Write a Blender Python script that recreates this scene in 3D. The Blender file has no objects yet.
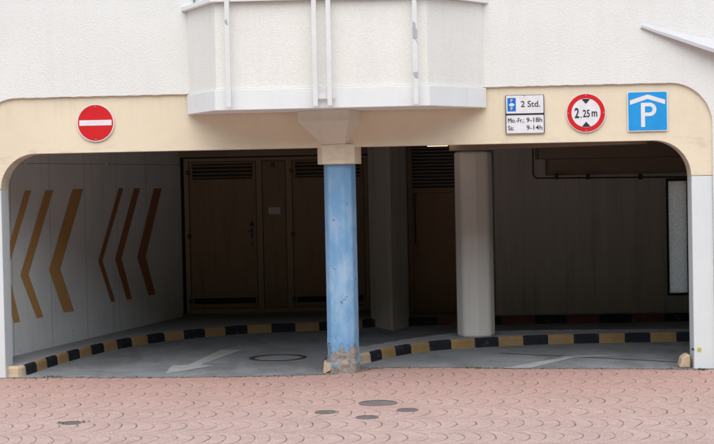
import bpy, bmesh, math, random
from mathutils import Vector, Matrix
random.seed(7)
R = math.radians
sc = bpy.context.scene
COL = sc.collection

# ------------------------------------------------------------------ camera frame
F, CX, CY = 1600.0, 357.0, 222.0
A, PITCH, ROLL, H, D0 = R(3.3), R(1.504), R(1.17), 2.2, 18.15
CAM = Vector((D0*math.sin(A), -D0*math.cos(A), H))
f0 = Vector((-math.sin(A), math.cos(A), 0)); r0 = Vector((math.cos(A), math.sin(A), 0)); Z = Vector((0, 0, 1))
fw = math.cos(PITCH)*f0 - math.sin(PITCH)*Z
up0 = math.sin(PITCH)*f0 + math.cos(PITCH)*Z
rt = math.cos(ROLL)*r0 - math.sin(ROLL)*up0
up = math.sin(ROLL)*r0 + math.cos(ROLL)*up0
def ray(px, py): return fw + (px-CX)/F*rt + (CY-py)/F*up
def at_z(px, py, z=0.0):
    d = ray(px, py); return CAM + d*((z-H)/d.z)
def at_y(px, py, y=0.0):
    d = ray(px, py); return CAM + d*((y-CAM.y)/d.y)
def at_d(px, py, D):
    d = ray(px, py); return CAM + d*(D/d.dot(f0))
def on_plane(px, py, p, n):
    d = ray(px, py); return CAM + d*((p-CAM).dot(n)/d.dot(n))
def W(X, D, z=0.0):
    return Vector((CAM.x, CAM.y, 0)) + D*f0 + X*r0 + z*Z
def X_of(p): return (p-CAM).dot(r0)

cam = bpy.data.cameras.new('camera'); co = bpy.data.objects.new('camera', cam); COL.objects.link(co)
co.matrix_world = Matrix.Translation(CAM) @ Matrix((rt, up, -fw)).transposed().to_4x4()
cam.sensor_width = 36; cam.lens = F/714*36; cam.clip_end = 2000; cam.clip_start = 0.1
sc.camera = co

# ------------------------------------------------------------------ mesh builder
class MB:
    def __init__(s): s.v = []; s.f = []; s.m = []; s.sm = []
    def face(s, pts, mi=0, smooth=False):
        b = len(s.v); s.v += [tuple(p) for p in pts]; s.f.append(list(range(b, b+len(pts)))); s.m.append(mi); s.sm.append(smooth)
    def mesh(s, vs, fs, mi=0, smooth=False):
        b = len(s.v); s.v += [tuple(p) for p in vs]
        for f in fs: s.f.append([b+i for i in f]); s.m.append(mi); s.sm.append(smooth)
    def box(s, x0, x1, y0, y1, z0, z1, M=None, mi=0):
        vs = [Vector(p) for p in ((x0,y0,z0),(x1,y0,z0),(x1,y1,z0),(x0,y1,z0),(x0,y0,z1),(x1,y0,z1),(x1,y1,z1),(x0,y1,z1))]
        if M is not None: vs = [M @ p for p in vs]
        s.mesh(vs, [(0,3,2,1),(4,5,6,7),(0,1,5,4),(1,2,6,5),(2,3,7,6),(3,0,4,7)], mi); return s
    def prism(s, pts, vec, mi=0, mside=None, smooth=False):
        n = len(pts); vec = Vector(vec); pts = [Vector(p) for p in pts]
        vs = pts + [p+vec for p in pts]
        b = len(s.v); s.v += [tuple(p) for p in vs]
        s.f.append([b+i for i in range(n)]); s.m.append(mi); s.sm.append(False)
        s.f.append([b+n+i for i in reversed(range(n))]); s.m.append(mi); s.sm.append(False)
        for i in range(n):
            j = (i+1) % n
            s.f.append([b+i, b+j, b+n+j, b+n+i][::-1]); s.m.append(mi if mside is None else mside); s.sm.append(smooth)
        return s
    def tube(s, pts, r, n=10, mi=0):
        pts = [Vector(p) for p in pts]; rings = []
        for i, p in enumerate(pts):
            d = (pts[min(i+1, len(pts)-1)]-pts[max(i-1, 0)]).normalized()
            a = d.cross(Z if abs(d.z) < .9 else Vector((1,0,0))).normalized(); b = d.cross(a)
            rings.append([p + r*(math.cos(k*2*math.pi/n)*a+math.sin(k*2*math.pi/n)*b) for k in range(n)])
        vs = [q for rg in rings for q in rg]; fs = []
        for i in range(len(pts)-1):
            for k in range(n): fs.append((i*n+k, i*n+(k+1)%n, (i+1)*n+(k+1)%n, (i+1)*n+k))
        s.mesh(vs, fs, mi, True)
        s.face(rings[0][::-1], mi); s.face(rings[-1], mi); return s
    def build(s, name, mats, parent=None, bevel=0, seg=2, sub=0, origin=None):
        me = bpy.data.meshes.new(name); me.from_pydata(s.v, [], s.f); 
        if not isinstance(mats, (list, tuple)): mats = [mats]
        for m in mats: me.materials.append(m)
        for p, mi, sm in zip(me.polygons, s.m, s.sm): p.material_index = mi; p.use_smooth = sm
        bm = bmesh.new(); bm.from_mesh(me); bmesh.ops.recalc_face_normals(bm, faces=bm.faces); bm.to_mesh(me); bm.free()
        o = bpy.data.objects.new(name, me); COL.objects.link(o)
        if origin is not None:
            me.transform(Matrix.Translation(-Vector(origin))); o.location = origin
        if parent is not None:
            o.parent = parent
            ploc = Vector((0,0,0)); q = parent
            while q is not None: ploc += Vector(q.location); q = q.parent
            if origin is None: me.transform(Matrix.Translation(-ploc))
            else: o.location = Vector(origin)-ploc
        if bevel:
            b = o.modifiers.new('bevel', 'BEVEL'); b.width = bevel; b.segments = seg; b.limit_method = 'ANGLE'; b.angle_limit = R(25)
            b.harden_normals = False
        return o
def tag(o, label=None, cat=None, group=None, kind=None):
    for k, v in (('label', label), ('category', cat), ('group', group), ('kind', kind)):
        if v: o[k] = v
    return o
def empty(name, loc, label, cat, group=None):
    o = bpy.data.objects.new(name, None); COL.objects.link(o); o.location = loc; o.empty_display_size = .2
    return tag(o, label, cat, group)
def disc(c, r, n=40, y=0, sx=1, sz=1):
    return [Vector((c[0]+sx*r*math.cos(i*2*math.pi/n), y, c[1]+sz*r*math.sin(i*2*math.pi/n))) for i in range(n)]

# ------------------------------------------------------------------ materials
class N:
    def __init__(s, name):
        s.mat = bpy.data.materials.new(name); s.mat.use_nodes = True; s.t = s.mat.node_tree; s.t.nodes.clear()
        s.out = s.t.nodes.new('ShaderNodeOutputMaterial'); s.b = s.t.nodes.new('ShaderNodeBsdfPrincipled')
        s.t.links.new(s.b.outputs[0], s.out.inputs[0])
        s.co = s.t.nodes.new('ShaderNodeTexCoord'); s.g = s.t.nodes.new('ShaderNodeNewGeometry')
        s.P = s.g.outputs['Position']
    def node(s, t, **k):
        n = s.t.nodes.new(t)
        for a, v in k.items(): setattr(n, a, v)
        return n
    def link(s, a, b): s.t.links.new(a, b)
    def setin(s, sock, v):
        if hasattr(v, 'links'): s.link(v, sock)
        else: sock.default_value = v
    def m(s, op, a, b=0.0, c=0.0):
        n = s.node('ShaderNodeMath', operation=op)
        for i, v in enumerate((a, b, c)): s.setin(n.inputs[i], v)
        return n.outputs[0]
    def noise(s, scale, detail=4, rough=.55, vec=None, stretch=None, dist=0):
        n = s.node('ShaderNodeTexNoise'); n.inputs['Scale'].default_value = scale; n.inputs['Detail'].default_value = detail
        n.inputs['Roughness'].default_value = rough; n.inputs['Distortion'].default_value = dist
        v = vec or s.P
        if stretch:
            mp = s.node('ShaderNodeMapping'); mp.inputs['Scale'].default_value = stretch; s.link(v, mp.inputs[0]); v = mp.outputs[0]
        s.link(v, n.inputs['Vector']); return n.outputs[0]
    def ramp(s, fac, lo, hi):
        n = s.node('ShaderNodeMapRange', interpolation_type='SMOOTHSTEP'); s.link(fac, n.inputs[0])
        n.inputs[1].default_value = lo; n.inputs[2].default_value = hi; return n.outputs[0]
    def mix(s, fac, a, b, mode='MIX'):
        n = s.node('ShaderNodeMix', data_type='RGBA', blend_type=mode)
        s.setin(n.inputs[0], fac)
        for i, v in ((6, a), (7, b)):
            if hasattr(v, 'links'): s.link(v, n.inputs[i])
            else: n.inputs[i].default_value = (*v, 1)
        return n.outputs[2]
    def bump(s, h, dist, strength=1.0, prev=None):
        n = s.node('ShaderNodeBump'); n.inputs['Distance'].default_value = dist; n.inputs['Strength'].default_value = strength
        s.link(h, n.inputs['Height'])
        if prev: s.link(prev, n.inputs['Normal'])
        return n.outputs[0]
    def done(s, col, rough=.7, normal=None, spec=.3, metal=0):
        if hasattr(col, 'links'): s.link(col, s.b.inputs['Base Color'])
        else: s.b.inputs['Base Color'].default_value = (*col, 1)
        s.setin(s.b.inputs['Roughness'], rough); s.b.inputs['Specular IOR Level'].default_value = spec; s.b.inputs['Metallic'].default_value = metal
        if normal: s.link(normal, s.b.inputs['Normal'])
        return s.mat
    def xyz(s):
        n = s.node('ShaderNodeSeparateXYZ'); s.link(s.P, n.inputs[0]); return n.outputs

def scale3(c, k): return tuple(x*k for x in c)

def stucco(name, c, grain=.012, bs=1.0):
    n = N(name)
    big = n.ramp(n.noise(.9, 5, .6), .3, .7)
    streak = n.ramp(n.noise(1.0, 5, .6, stretch=(7, 7, .55)), .42, .72)
    fine = n.noise(60, 3, .6)
    stain = n.ramp(n.noise(.55, 7, .75, stretch=(1, 1, .6)), .56, .74)
    col = n.mix(big, scale3(c, .95), c)
    col = n.mix(n.m('MULTIPLY', streak, .06), col, (.47, .42, .36))
    col = n.mix(n.m('MULTIPLY', n.ramp(fine, .6, .35), .15), col, scale3(c, .6))
    col = n.mix(n.m('MULTIPLY', stain, .14), col, (.45, .42, .38))
    pit = n.ramp(n.noise(8, 3, .8), .73, .77)
    col = n.mix(n.m('MULTIPLY', pit, .3), col, (.3, .27, .24))
    v = n.node('ShaderNodeTexVoronoi'); v.inputs['Scale'].default_value = 60; n.link(n.P, v.inputs['Vector'])
    h = n.m('ADD', n.m('MULTIPLY', n.noise(55, 4, .6, dist=.2), 1.0), n.m('MULTIPLY', v.outputs['Distance'], .5))
    return n.done(col, .92, n.bump(h, grain, bs), .15)
def paint(name, c, dirt=.12, dirtcol=(.3, .25, .2), bumpd=.0015, rough=.65, streaks=True, spec=.3, big=.06):
    n = N(name)
    b = n.ramp(n.noise(1.3, 5, .6), .3, .7)
    col = n.mix(b, scale3(c, 1-big), c)
    st = n.ramp(n.noise(1.0, 6, .65, stretch=(11, 11, .8) if streaks else (3, 3, 3)), .5, .8)
    col = n.mix(n.m('MULTIPLY', st, dirt), col, dirtcol)
    sp = n.ramp(n.noise(26, 4, .7), .68, .76)
    col = n.mix(n.m('MULTIPLY', sp, min(1, dirt*2)), col, scale3(dirtcol, .6))
    return n.done(col, rough, n.bump(n.noise(45, 4), bumpd), spec)
def plain(name, c, rough=.5, metal=0, spec=.4):
    n = N(name); k = n.ramp(n.noise(9, 4), .3, .7)
    return n.done(n.mix(k, scale3(c, .9), c), rough, None, spec, metal)

def mat_paving():
    n = N('pink_stamped_paving')
    x, y, z = n.xyz()
    wob = n.m('MULTIPLY', n.m('SUBTRACT', n.noise(.7, 1), .5), .12)
    wob2 = n.m('MULTIPLY', n.m('SUBTRACT', n.noise(1.1, 1, vec=n.P, stretch=(1.2, 1.2, 1)), .5), .20)
    v = n.m('DIVIDE', n.m('ADD', n.m('ADD', y, n.m('MULTIPLY', x, .012)), n.m('ADD', wob, 20)), .72)
    row = n.m('FLOOR', v); t = n.m('SUBTRACT', n.m('MULTIPLY', n.m('FRACT', v), 2), 1)
    wn = n.node('ShaderNodeTexWhiteNoise', noise_dimensions='1D'); n.link(row, wn.inputs['W'])
    tt = n.m('MULTIPLY', t, t)
    off = n.m('MULTIPLY', n.m('SUBTRACT', 1, n.m('SQRT', n.m('SUBTRACT', 1.0, n.m('MULTIPLY', tt, .96)))), .33)
    ph = n.m('DIVIDE', n.m('ADD', n.m('ADD', x, off), n.m('ADD', wob2, n.m('ADD', n.m('MULTIPLY', wn.outputs[0], .14), n.m('MULTIPLY', n.noise(5, 1), .02)))), .146)
    d = n.m('ABSOLUTE', n.m('SUBTRACT', n.m('FRACT', ph), .5))          # .5 at joint
    dj = n.m('MULTIPLY', n.m('SUBTRACT', .5, d), .146)                # metres from arc joint (along x)
    w = n.m('ADD', n.m('ADD', .0028, n.m('MULTIPLY', n.m('ABSOLUTE', t), .007)), n.m('MULTIPLY', n.noise(2.7, 3, .7), .004))
    arc = n.ramp(n.m('DIVIDE', dj, w), 1.25, .5)
    fade = n.ramp(n.m('ABSOLUTE', t), 1.0, .3)
    nz = n.ramp(n.noise(3.1, 5, .7), .36, .62)
    arcm = n.m('MULTIPLY', arc, n.m('MULTIPLY', n.m('ADD', .22, n.m('MULTIPLY', fade, .78)), n.m('ADD', .25, n.m('MULTIPLY', nz, .8))))
    # cross joints dividing a band into setts
    s = n.m('MULTIPLY', n.m('ADD', t, n.m('MULTIPLY', n.m('FLOOR', ph), .37)), 2.5)
    cd = n.m('SUBTRACT', .5, n.m('ABSOLUTE', n.m('SUBTRACT', n.m('FRACT', s), .5)))
    cross = n.m('MULTIPLY', n.ramp(cd, .05, .015), n.m('MULTIPLY', n.ramp(n.noise(2.3, 4), .5, .75), .35))
    seam = n.m('MULTIPLY', n.ramp(n.m('ABSOLUTE', t), .93, .99), n.m('MULTIPLY', n.ramp(n.noise(2.0, 5, .7, stretch=(2.5, .5, 1)), .42, .68), .55))
    j = n.m('MINIMUM', n.m('MAXIMUM', arcm, n.m('MAXIMUM', cross, seam)), 1)
    cell = n.node('ShaderNodeCombineXYZ'); n.link(n.m('FLOOR', ph), cell.inputs[0]); n.link(row, cell.inputs[1]); n.link(n.m('FLOOR', s), cell.inputs[2])
    wc = n.node('ShaderNodeTexWhiteNoise', noise_dimensions='3D'); n.link(cell.outputs[0], wc.inputs['Vector'])
    red = (.435, .262, .218); pale = (.495, .37, .318); dark = (.36, .23, .21)
    # building's overhead shade plus wear put into colour: darker red near, paler outward
    wear_and_shade = n.ramp(n.m('ADD', y, n.m('MULTIPLY', n.noise(.7, 5, .65), 2.4)), 1.2, -3.4)
    col = n.mix(wear_and_shade, red, pale)
    col = n.mix(n.m('MULTIPLY', wc.outputs[0], .4), col, dark)
    gr = n.noise(55, 3, .8)
    col = n.mix(n.m('MULTIPLY', n.ramp(gr, .5, .62), .5), col, (.62, .50, .46))
    col = n.mix(n.m('MULTIPLY', n.ramp(gr, .5, .38), .5), col, (.30, .19, .165))
    blot = n.ramp(n.noise(1.6, 6, .7), .42, .75)
    col = n.mix(n.m('MULTIPLY', blot, .3), col, (.30, .21, .19))
    col = n.mix(n.m('MULTIPLY', n.ramp(n.noise(30, 4, .7), .55, .75), .3), col, (.62, .52, .48))
    col = n.mix(n.m('MULTIPLY', n.ramp(n.noise(19, 5, .8), .50, .68), .42), col, (.25, .17, .15))
    col = n.mix(n.m('MULTIPLY', n.ramp(n.noise(5, 6, .75, stretch=(.6, 2.2, 1)), .55, .72), .3), col, (.3, .2, .18))
    moss = n.ramp(n.noise(1.9, 3), .47, .62)
    jc = n.mix(moss, (.15, .10, .075), (.16, .18, .07))
    col = n.mix(n.m('MULTIPLY', j, .95), col, jc)
    h = n.m('SUBTRACT', n.m('MULTIPLY', n.noise(40, 4, .6), .25), j)
    return n.done(col, .85, n.bump(h, .006), .2)
def mat_floor():
    n = N('grey_garage_asphalt')
    col = n.mix(n.ramp(n.noise(1.2, 6, .65), .3, .7), (.17, .188, .20), (.255, .275, .29))
    col = n.mix(n.m('MULTIPLY', n.ramp(n.noise(.8, 6, .7, dist=1), .52, .75), .45), col, (.09, .09, .092))
    col = n.mix(n.m('MULTIPLY', n.ramp(n.noise(.9, 4, .6, stretch=(1.6, .5, 1), dist=.8), .5, .62), .28), col, (.07, .07, .072))
    col = n.mix(n.m('MULTIPLY', n.ramp(n.noise(3.3, 3, .6), .70, .74), .6), col, (.05, .05, .05))
    col = n.mix(n.m('MULTIPLY', n.ramp(n.noise(90, 3, .7), .5, .7), .35), col, (.29, .3, .3))
    return n.done(col, .8, n.bump(n.noise(120, 3), .003), .25)
def mat_kerb(name, c, wear):
    n = N(name)
    col = n.mix(n.ramp(n.noise(4, 5, .7), .3, .7), scale3(c, .78), c)
    col = n.mix(n.m('MULTIPLY', n.ramp(n.noise(11, 6, .75), .55, .68), wear), col, (.25, .23, .2))
    col = n.mix(n.m('MULTIPLY', n.ramp(n.noise(45, 4, .75), .58, .7), .5), col, scale3(c, .45))
    return n.done(col, .75, n.bump(n.noise(30, 5, .7), .006), .25)
def mat_blue_column():
    n = N('peeling_blue_paint')
    x, y, z = n.xyz()
    c1, c2, c3 = (.17, .37, .59), (.33, .50, .67), (.09, .24, .52)
    f = n.ramp(n.noise(2.4, 6, .65, stretch=(1.6, 1.6, .8)), .36, .64)
    col = n.mix(f, c1, c2)
    # sun-bleached middle, fresher paint at foot and head
    foot = n.ramp(n.m('ADD', z, n.m('MULTIPLY', n.noise(4, 4), .5)), 1.0, .45)
    head = n.ramp(n.m('ADD', z, n.m('MULTIPLY', n.noise(4, 4), .5)), 1.75, 2.4)
    col = n.mix(n.m('MULTIPLY', n.m('MAXIMUM', foot, head), .75), col, c1)
    pale = n.ramp(n.noise(9, 5, .7, stretch=(1.4, 1.4, .35)), .52, .7)
    col = n.mix(n.m('MULTIPLY', pale, .22), col, (.5, .62, .78))
    spots = n.ramp(n.noise(14, 3, .7, stretch=(1, 1, .8)), .675, .71)
    col = n.mix(n.m('MULTIPLY', spots, .8), col, (.05, .10, .22))
    pk = n.m('ADD', z, n.m('MULTIPLY', n.m('SUBTRACT', n.noise(7, 7, .68, stretch=(1, 1, .7)), .5), 2.0))
    peel = n.m('MULTIPLY', n.ramp(pk, .26, .235), n.ramp(z, .50, .42))
    conc = n.mix(n.ramp(n.noise(22, 5, .75), .3, .7), (.19, .17, .15), (.42, .38, .33))
    col = n.mix(peel, col, conc)
    h = n.m('SUBTRACT', n.m('MULTIPLY', n.noise(40, 5, .7), n.m('ADD', .3, n.m('MULTIPLY', peel, 1.2))), n.m('MULTIPLY', peel, 1))
    return n.done(col, .62, n.bump(h, .007), .3)
def mat_inner_wall():
    n = N('panelled_garage_wall')
    x, y, z = n.xyz()
    u = n.m('ADD', n.m('MULTIPLY', x, .28), n.m('MULTIPLY', y, .96))
    board = n.m('FRACT', n.m('DIVIDE', u, 1.05))
    j = n.ramp(n.m('ABSOLUTE', n.m('SUBTRACT', board, .5)), .491, .497)
    c = (.72, .735, .70)
    col = n.mix(n.ramp(n.noise(1.1, 5, .6), .3, .7), scale3(c, .9), c)
    st = n.ramp(n.noise(1, 6, .7, stretch=(9, 9, .7)), .5, .8)
    col = n.mix(n.m('MULTIPLY', st, .25), col, (.2, .18, .15))
    scuff = n.ramp(n.noise(4, 6, .85, stretch=(1, 1, 2)), .60, .68)
    low = n.ramp(z, 1.1, .2)
    col = n.mix(n.m('MULTIPLY', n.m('MULTIPLY', scuff, low), .6), col, (.1, .095, .09))
    col = n.mix(n.m('MULTIPLY', j, .45), col, (.16, .15, .13))
    return n.done(col, .7, n.bump(n.m('SUBTRACT', n.m('MULTIPLY', n.noise(18, 4), .3), j), .005), .3)
def mat_back_wall():
    n = N('board_marked_concrete')
    pj = n.node('ShaderNodeVectorMath', operation='DOT_PRODUCT'); n.link(n.P, pj.inputs[0]); pj.inputs[1].default_value = tuple(r0)
    u = n.m('DIVIDE', pj.outputs['Value'], .21)
    j = n.ramp(n.m('ABSOLUTE', n.m('SUBTRACT', n.m('FRACT', u), .5)), .46, .49)
    wn = n.node('ShaderNodeTexWhiteNoise', noise_dimensions='1D'); n.link(n.m('FLOOR', u), wn.inputs['W'])
    c = (.56, .53, .46)
    col = n.mix(wn.outputs[0], scale3(c, .95), c)
    col = n.mix(n.m('MULTIPLY', n.ramp(n.noise(1, 6, .7, stretch=(6, 6, .6)), .45, .75), .35), col, (.19, .16, .12))
    col = n.mix(n.m('MULTIPLY', j, .15), col, (.1, .09, .07))
    return n.done(col, .8, n.bump(n.m('SUBTRACT', n.m('MULTIPLY', n.noise(18, 4), .3), n.m('MULTIPLY', j, .3)), .004), .2)
def mat_glass():
    n = N('obscured_glass')
    v = n.node('ShaderNodeTexVoronoi'); v.inputs['Scale'].default_value = 55; n.link(n.P, v.inputs['Vector'])
    tr = n.node('ShaderNodeBsdfTranslucent'); tr.inputs[0].default_value = (.50, .54, .44, 1)
    n.link(n.mix(n.ramp(n.m('ADD', v.outputs['Distance'], n.m('MULTIPLY', n.noise(30, 3), .6)), .4, 1.0), (.95, .91, .83), (.76, .71, .62)), tr.inputs[0])
    nb = n.bump(v.outputs['Distance'], .02); n.link(nb, tr.inputs['Normal'])
    mx = n.node('ShaderNodeMixShader'); mx.inputs[0].default_value = .93
    n.done((.25, .28, .25), .2, nb, .5)
    n.link(n.b.outputs[0], mx.inputs[1]); n.link(tr.outputs[0], mx.inputs[2]); n.link(mx.outputs[0], n.out.inputs[0])
    return n.mat
def mat_rail():
    n = N('chipped_white_metal')
    c = (.78, .80, .79)
    col = n.mix(n.ramp(n.noise(3, 5, .7), .35, .7), scale3(c, .92), c)
    chip = n.ramp(n.noise(2.6, 5, .6, stretch=(1.5, 1.5, 1)), .66, .68)
    col = n.mix(n.m('MULTIPLY', chip, .9), col, (.38, .41, .45))
    return n.done(col, .4, n.bump(n.noise(40, 3), .001), .4)

M = {}
M['stucco'] = stucco('rough_white_stucco', (.80, .822, .785), .0048, .7)
M['bay_stucco'] = stucco('rough_cream_stucco', (.83, .84, .78), .0042, .7)
def mat_cream():
    n = N('cream_plaster'); c = (.80, .715, .535)
    x, y, z = n.xyz()
    col = n.mix(n.ramp(n.noise(1.1, 6, .65), .3, .7), scale3(c, .93), c)
    runs = n.m('MULTIPLY', n.ramp(n.noise(1, 5, .7, stretch=(14, 14, .5)), .46, .72), n.ramp(z, 2.75, 3.22))
    col = n.mix(n.m('MULTIPLY', runs, .16), col, (.42, .34, .27))
    low = n.m('MULTIPLY', n.ramp(n.noise(1, 6, .7, stretch=(3, 3, 9)), .5, .66), n.ramp(z, 2.70, 2.58))
    col = n.mix(n.m('MULTIPLY', low, .25), col, (.36, .29, .24))
    scuff = n.ramp(n.noise(3.2, 7, .8, stretch=(.7, 1, 5)), .665, .70)
    col = n.mix(n.m('MULTIPLY', scuff, .4), col, (.33, .27, .23))
    return n.done(col, .72, n.bump(n.noise(14, 6, .6), .003), .25)
M['cream'] = mat_cream()
M['corbel'] = paint('faded_rose_plaster', (.71, .69, .575), .2, (.36, .3, .27), rough=.75)
M['band'] = paint('white_painted_band', (.79, .83, .82), .14, (.5, .44, .38))
M['jamb'] = paint('white_jamb_paint', (.70, .76, .76), .2, (.33, .32, .3))
M['ledge_paint'] = paint('weathered_white_ledge', (.56, .57, .58), .2, (.4, .37, .33)); M['white_col'] = paint('grey_white_column_paint', (.68, .67, .61), .18, (.3, .28, .24))
M['blue'] = mat_blue_column()
M['inner_wall'] = mat_inner_wall(); M['back_wall'] = mat_back_wall()
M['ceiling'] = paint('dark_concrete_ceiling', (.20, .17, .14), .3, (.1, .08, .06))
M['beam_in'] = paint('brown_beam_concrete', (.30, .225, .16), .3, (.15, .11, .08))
M['door'] = paint('brown_door_metal', (.23, .16, .085), .35, (.04, .028, .018), rough=.5)
M['door_frame'] = paint('beige_frame_metal', (.30, .225, .14), .3, (.08, .06, .04), rough=.5)
M['tan_door'] = paint('tan_door_metal', (.30, .185, .10), .3, (.1, .07, .04), rough=.55)
M['louvre'] = plain('grey_louvre_metal', (.17, .16, .15), .45, .3)
M['dark'] = plain('dark_void', (.015, .014, .013), .8)
M['black'] = plain('black_plastic', (.03, .03, .032), .45)
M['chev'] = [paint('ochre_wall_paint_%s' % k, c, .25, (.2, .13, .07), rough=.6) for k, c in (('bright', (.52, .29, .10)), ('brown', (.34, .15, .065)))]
M['paving'] = mat_paving(); M['floor'] = mat_floor()
M['ledge'] = paint('grey_ledge_concrete', (.27, .28, .29), .35, (.12, .12, .12), .004, .85, False)
M['kyel'] = mat_kerb('yellow_kerb_paint', (.36, .235, .105), .5); M['kend'] = mat_kerb('pale_yellow_kerb_paint', (.62, .49, .33), .5); M['kblk'] = mat_kerb('black_kerb_paint', (.016, .018, .026), .3)  # kend is a paler yellow for end stones and first blocks
M['kred'] = mat_kerb('shaded_red_kerb_paint', (.15, .055, .03), .3); M['kside'] = mat_kerb('bare_kerb_concrete', (.35, .33, .30), .4)  # red kerb paint darkened to carry the deep shade behind the island
M['white_line'] = mat_kerb('worn_road_paint', (.42, .43, .43), .75)
M['red'] = plain('sign_red', (.66, .018, .022), .35); M['swhite'] = plain('sign_white', (.80, .81, .83), .35)
M['sblue'] = plain('sign_blue', (.02, .33, .76), .35); M['sblack'] = plain('sign_black', (.03, .035, .04), .4)
M['dblue'] = plain('dark_sign_blue', (.01, .18, .60), .35); M['salu'] = plain('sign_aluminium', (.55, .55, .56), .35, .8)
M['rust'] = mat_kerb('rusty_iron', (.062, .036, .027), .2)
M['iron'] = mat_kerb('dark_cast_iron', (.085, .08, .078), .3); M['cover'] = mat_kerb('gritty_cover', (.21, .185, .175), .8)
M['rail'] = mat_rail(); M['metal'] = plain('galvanised_metal', (.35, .35, .35), .4, .7)
M['glass'] = mat_glass(); M['green'] = plain('dark_green_frame', (.012, .035, .022), .5)
M['pipe'] = plain('black_conduit', (.02, .02, .02), .5)
M['paper'] = plain('notice_paper', (.5, .5, .46), .6); M['yellow'] = plain('yellow_reflector', (.55, .5, .05), .4)
M['leaf'] = plain('weed_green', (.085, .13, .03), .7)
M['dirt'] = mat_kerb('gritty_dirt', (.20, .165, .13), .4)
def mat_lamp():
    n = N('lamp_diffuser'); n.done((.8, .75, .6), .4); n.b.inputs['Emission Color'].default_value = (1, .86, .6, 1); n.b.inputs['Emission Strength'].default_value = .55
    return n.mat
M['lamp'] = mat_lamp()

# ------------------------------------------------------------------ ground
g = MB(); S = 900
g.face([(-S, -S, -.004), (S, -S, -.004), (S, S, -.004), (-S, S, -.004)])
tag(g.build('paving', M['paving']), 'pink stamped concrete paving with arc joints in front of the garage', 'paving', kind='structure')

# unseen green rise added behind the viewer to block low sky light
m = MB(); rows = []
for j, (yy, hh) in enumerate(((-27, 0), (-31, 8), (-37, 15), (-48, 21), (-80, 25), (-140, 0))):
    rows.append([Vector((x, yy+random.uniform(-2, 2), max(-.5, hh+random.uniform(-1.2, 1.2)) if hh else -.5)) for x in range(-160, 161, 8)])
for j in range(5):
    for i in range(40): m.face([rows[j][i], rows[j][i+1], rows[j+1][i+1], rows[j+1][i]], smooth=True)
hl = N('sky_blocker_green'); hm = hl.done(hl.mix(hl.ramp(hl.noise(.4, 6, .7), .35, .65), (.035, .05, .02), (.10, .11, .05)), .9)
tag(m.build('sky_blocker', hm), 'added unseen green rise behind the viewer, blocking low sky light', 'blocker', kind='structure')

edge_px = [(-60, 379.5), (5, 378.3), (20, 378), (60, 377.4), (120, 377.6), (200, 377.3), (270, 376.2), (326, 374.5), (345, 372.5), (362, 369.3), (385, 367.6),
           (440, 367.3), (500, 368.3), (560, 368.6), (620, 368.8), (694, 369.2), (740, 369)]
edge = [at_z(x, y, 0) for x, y in edge_px]
ed2 = []
for i in range(len(edge)-1):
    for k in range(6): 
        p = edge[i].lerp(edge[i+1], k/6); p.y += random.uniform(-.035, .035); ed2.append(p)
ed2.append(edge[-1])
g = MB(); pts = [Vector((p.x, p.y, 0)) for p in ed2] + [Vector((6.0, 9, 0)), Vector((-7, 9, 0))]
g.face(pts)
tag(g.build('garage_floor', M['floor']), 'grey asphalt driveway inside the garage', 'driveway', kind='structure')

def catmull(P, n=6):
    out = []
    for i in range(len(P)-1):
        p0 = P[max(i-1, 0)]; p1 = P[i]; p2 = P[i+1]; p3 = P[min(i+2, len(P)-1)]
        for k in range(n):
            t = k/n
            out.append(.5*((2*p1)+(p2-p0)*t+(2*p0-5*p1+4*p2-p3)*t*t+(3*p1-p0-3*p2+p3)*t**3))
    out.append(P[-1]); return out
def resample(P, step):
    out = [P[0]]; acc = 0; tgt = step; L = 0
    for i in range(len(P)-1):
        seg = (P[i+1]-P[i]).length
        while seg > 0 and L+seg >= tgt-1e-9:
            out.append(P[i].lerp(P[i+1], (tgt-L)/seg)); tgt += step
        L += seg
    return out
def kerb(name, P, block, label, inward=1, phase=0, h=.125, w=.13, mats=None):
    """painted kerb; P runs along the road edge; inward=+1: raised side is left of the direction of travel"""
    sub = 6; P = resample(P, block/sub); n = len(P); m = MB()
    nrm = []
    for i in range(n):
        d = (P[min(i+1, n-1)]-P[max(i-1, 0)]); d.z = 0; d.normalize(); nrm.append(Vector((-d.y, d.x, 0))*inward)
    prof = [(0, -.01), (.008, .03), (.012, h-.03), (.022, h-.01), (.04, h), (w, h), (w, .05)]
    rings = []
    for i in range(n):
        gap = .006 if i % sub == 0 else 0
        rings.append([P[i]+nrm[i]*(a+gap*(1 if k < 5 else 0)+random.uniform(-.0015, .0015)) + Z*(b-gap*(1 if b > .05 else 0)) for k, (a, b) in enumerate(prof)])
    for i in range(n-1):
        bi = (i//sub + phase) % 2
        if i < sub and not mats: bi = 3
        for k in range(len(prof)-1):
            m.face([rings[i][k], rings[i+1][k], rings[i+1][k+1], rings[i][k+1]], bi if k < 4 else 2, smooth=False)
    m.face(rings[0], 0 if mats else 3); m.face(rings[-1][::-1], ((n-2)//sub+phase) % 2)
    return tag(m.build(name, mats or [M['kyel'], M['kblk'], M['ledge'], M['kend']]), label, 'kerb', kind='structure')

# left / back kerb
lk = [(4, 377.2), (21, 376.8), (36, 372.3), (57.5, 365), (90, 355.7), (126.5, 347.6), (168.6, 341), (200, 337.8), (244, 333.9), (299, 331.5), (325, 330.3)]
LK = [at_z(x, y) for x, y in lk]
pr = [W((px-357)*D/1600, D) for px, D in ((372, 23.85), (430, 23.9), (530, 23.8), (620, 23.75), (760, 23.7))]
LKc = catmull(LK+pr)
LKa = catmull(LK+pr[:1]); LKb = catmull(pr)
kerb('kerb', LKa, .355, 'black and yellow kerb curving along the chevron wall and past the metal doors', 1)
kerb('kerb', LKb, .48, 'shade-darkened red-brown and black kerb at the foot of the right back wall', 1, mats=[M['kred'], M['kblk'], M['ledge']])
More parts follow.
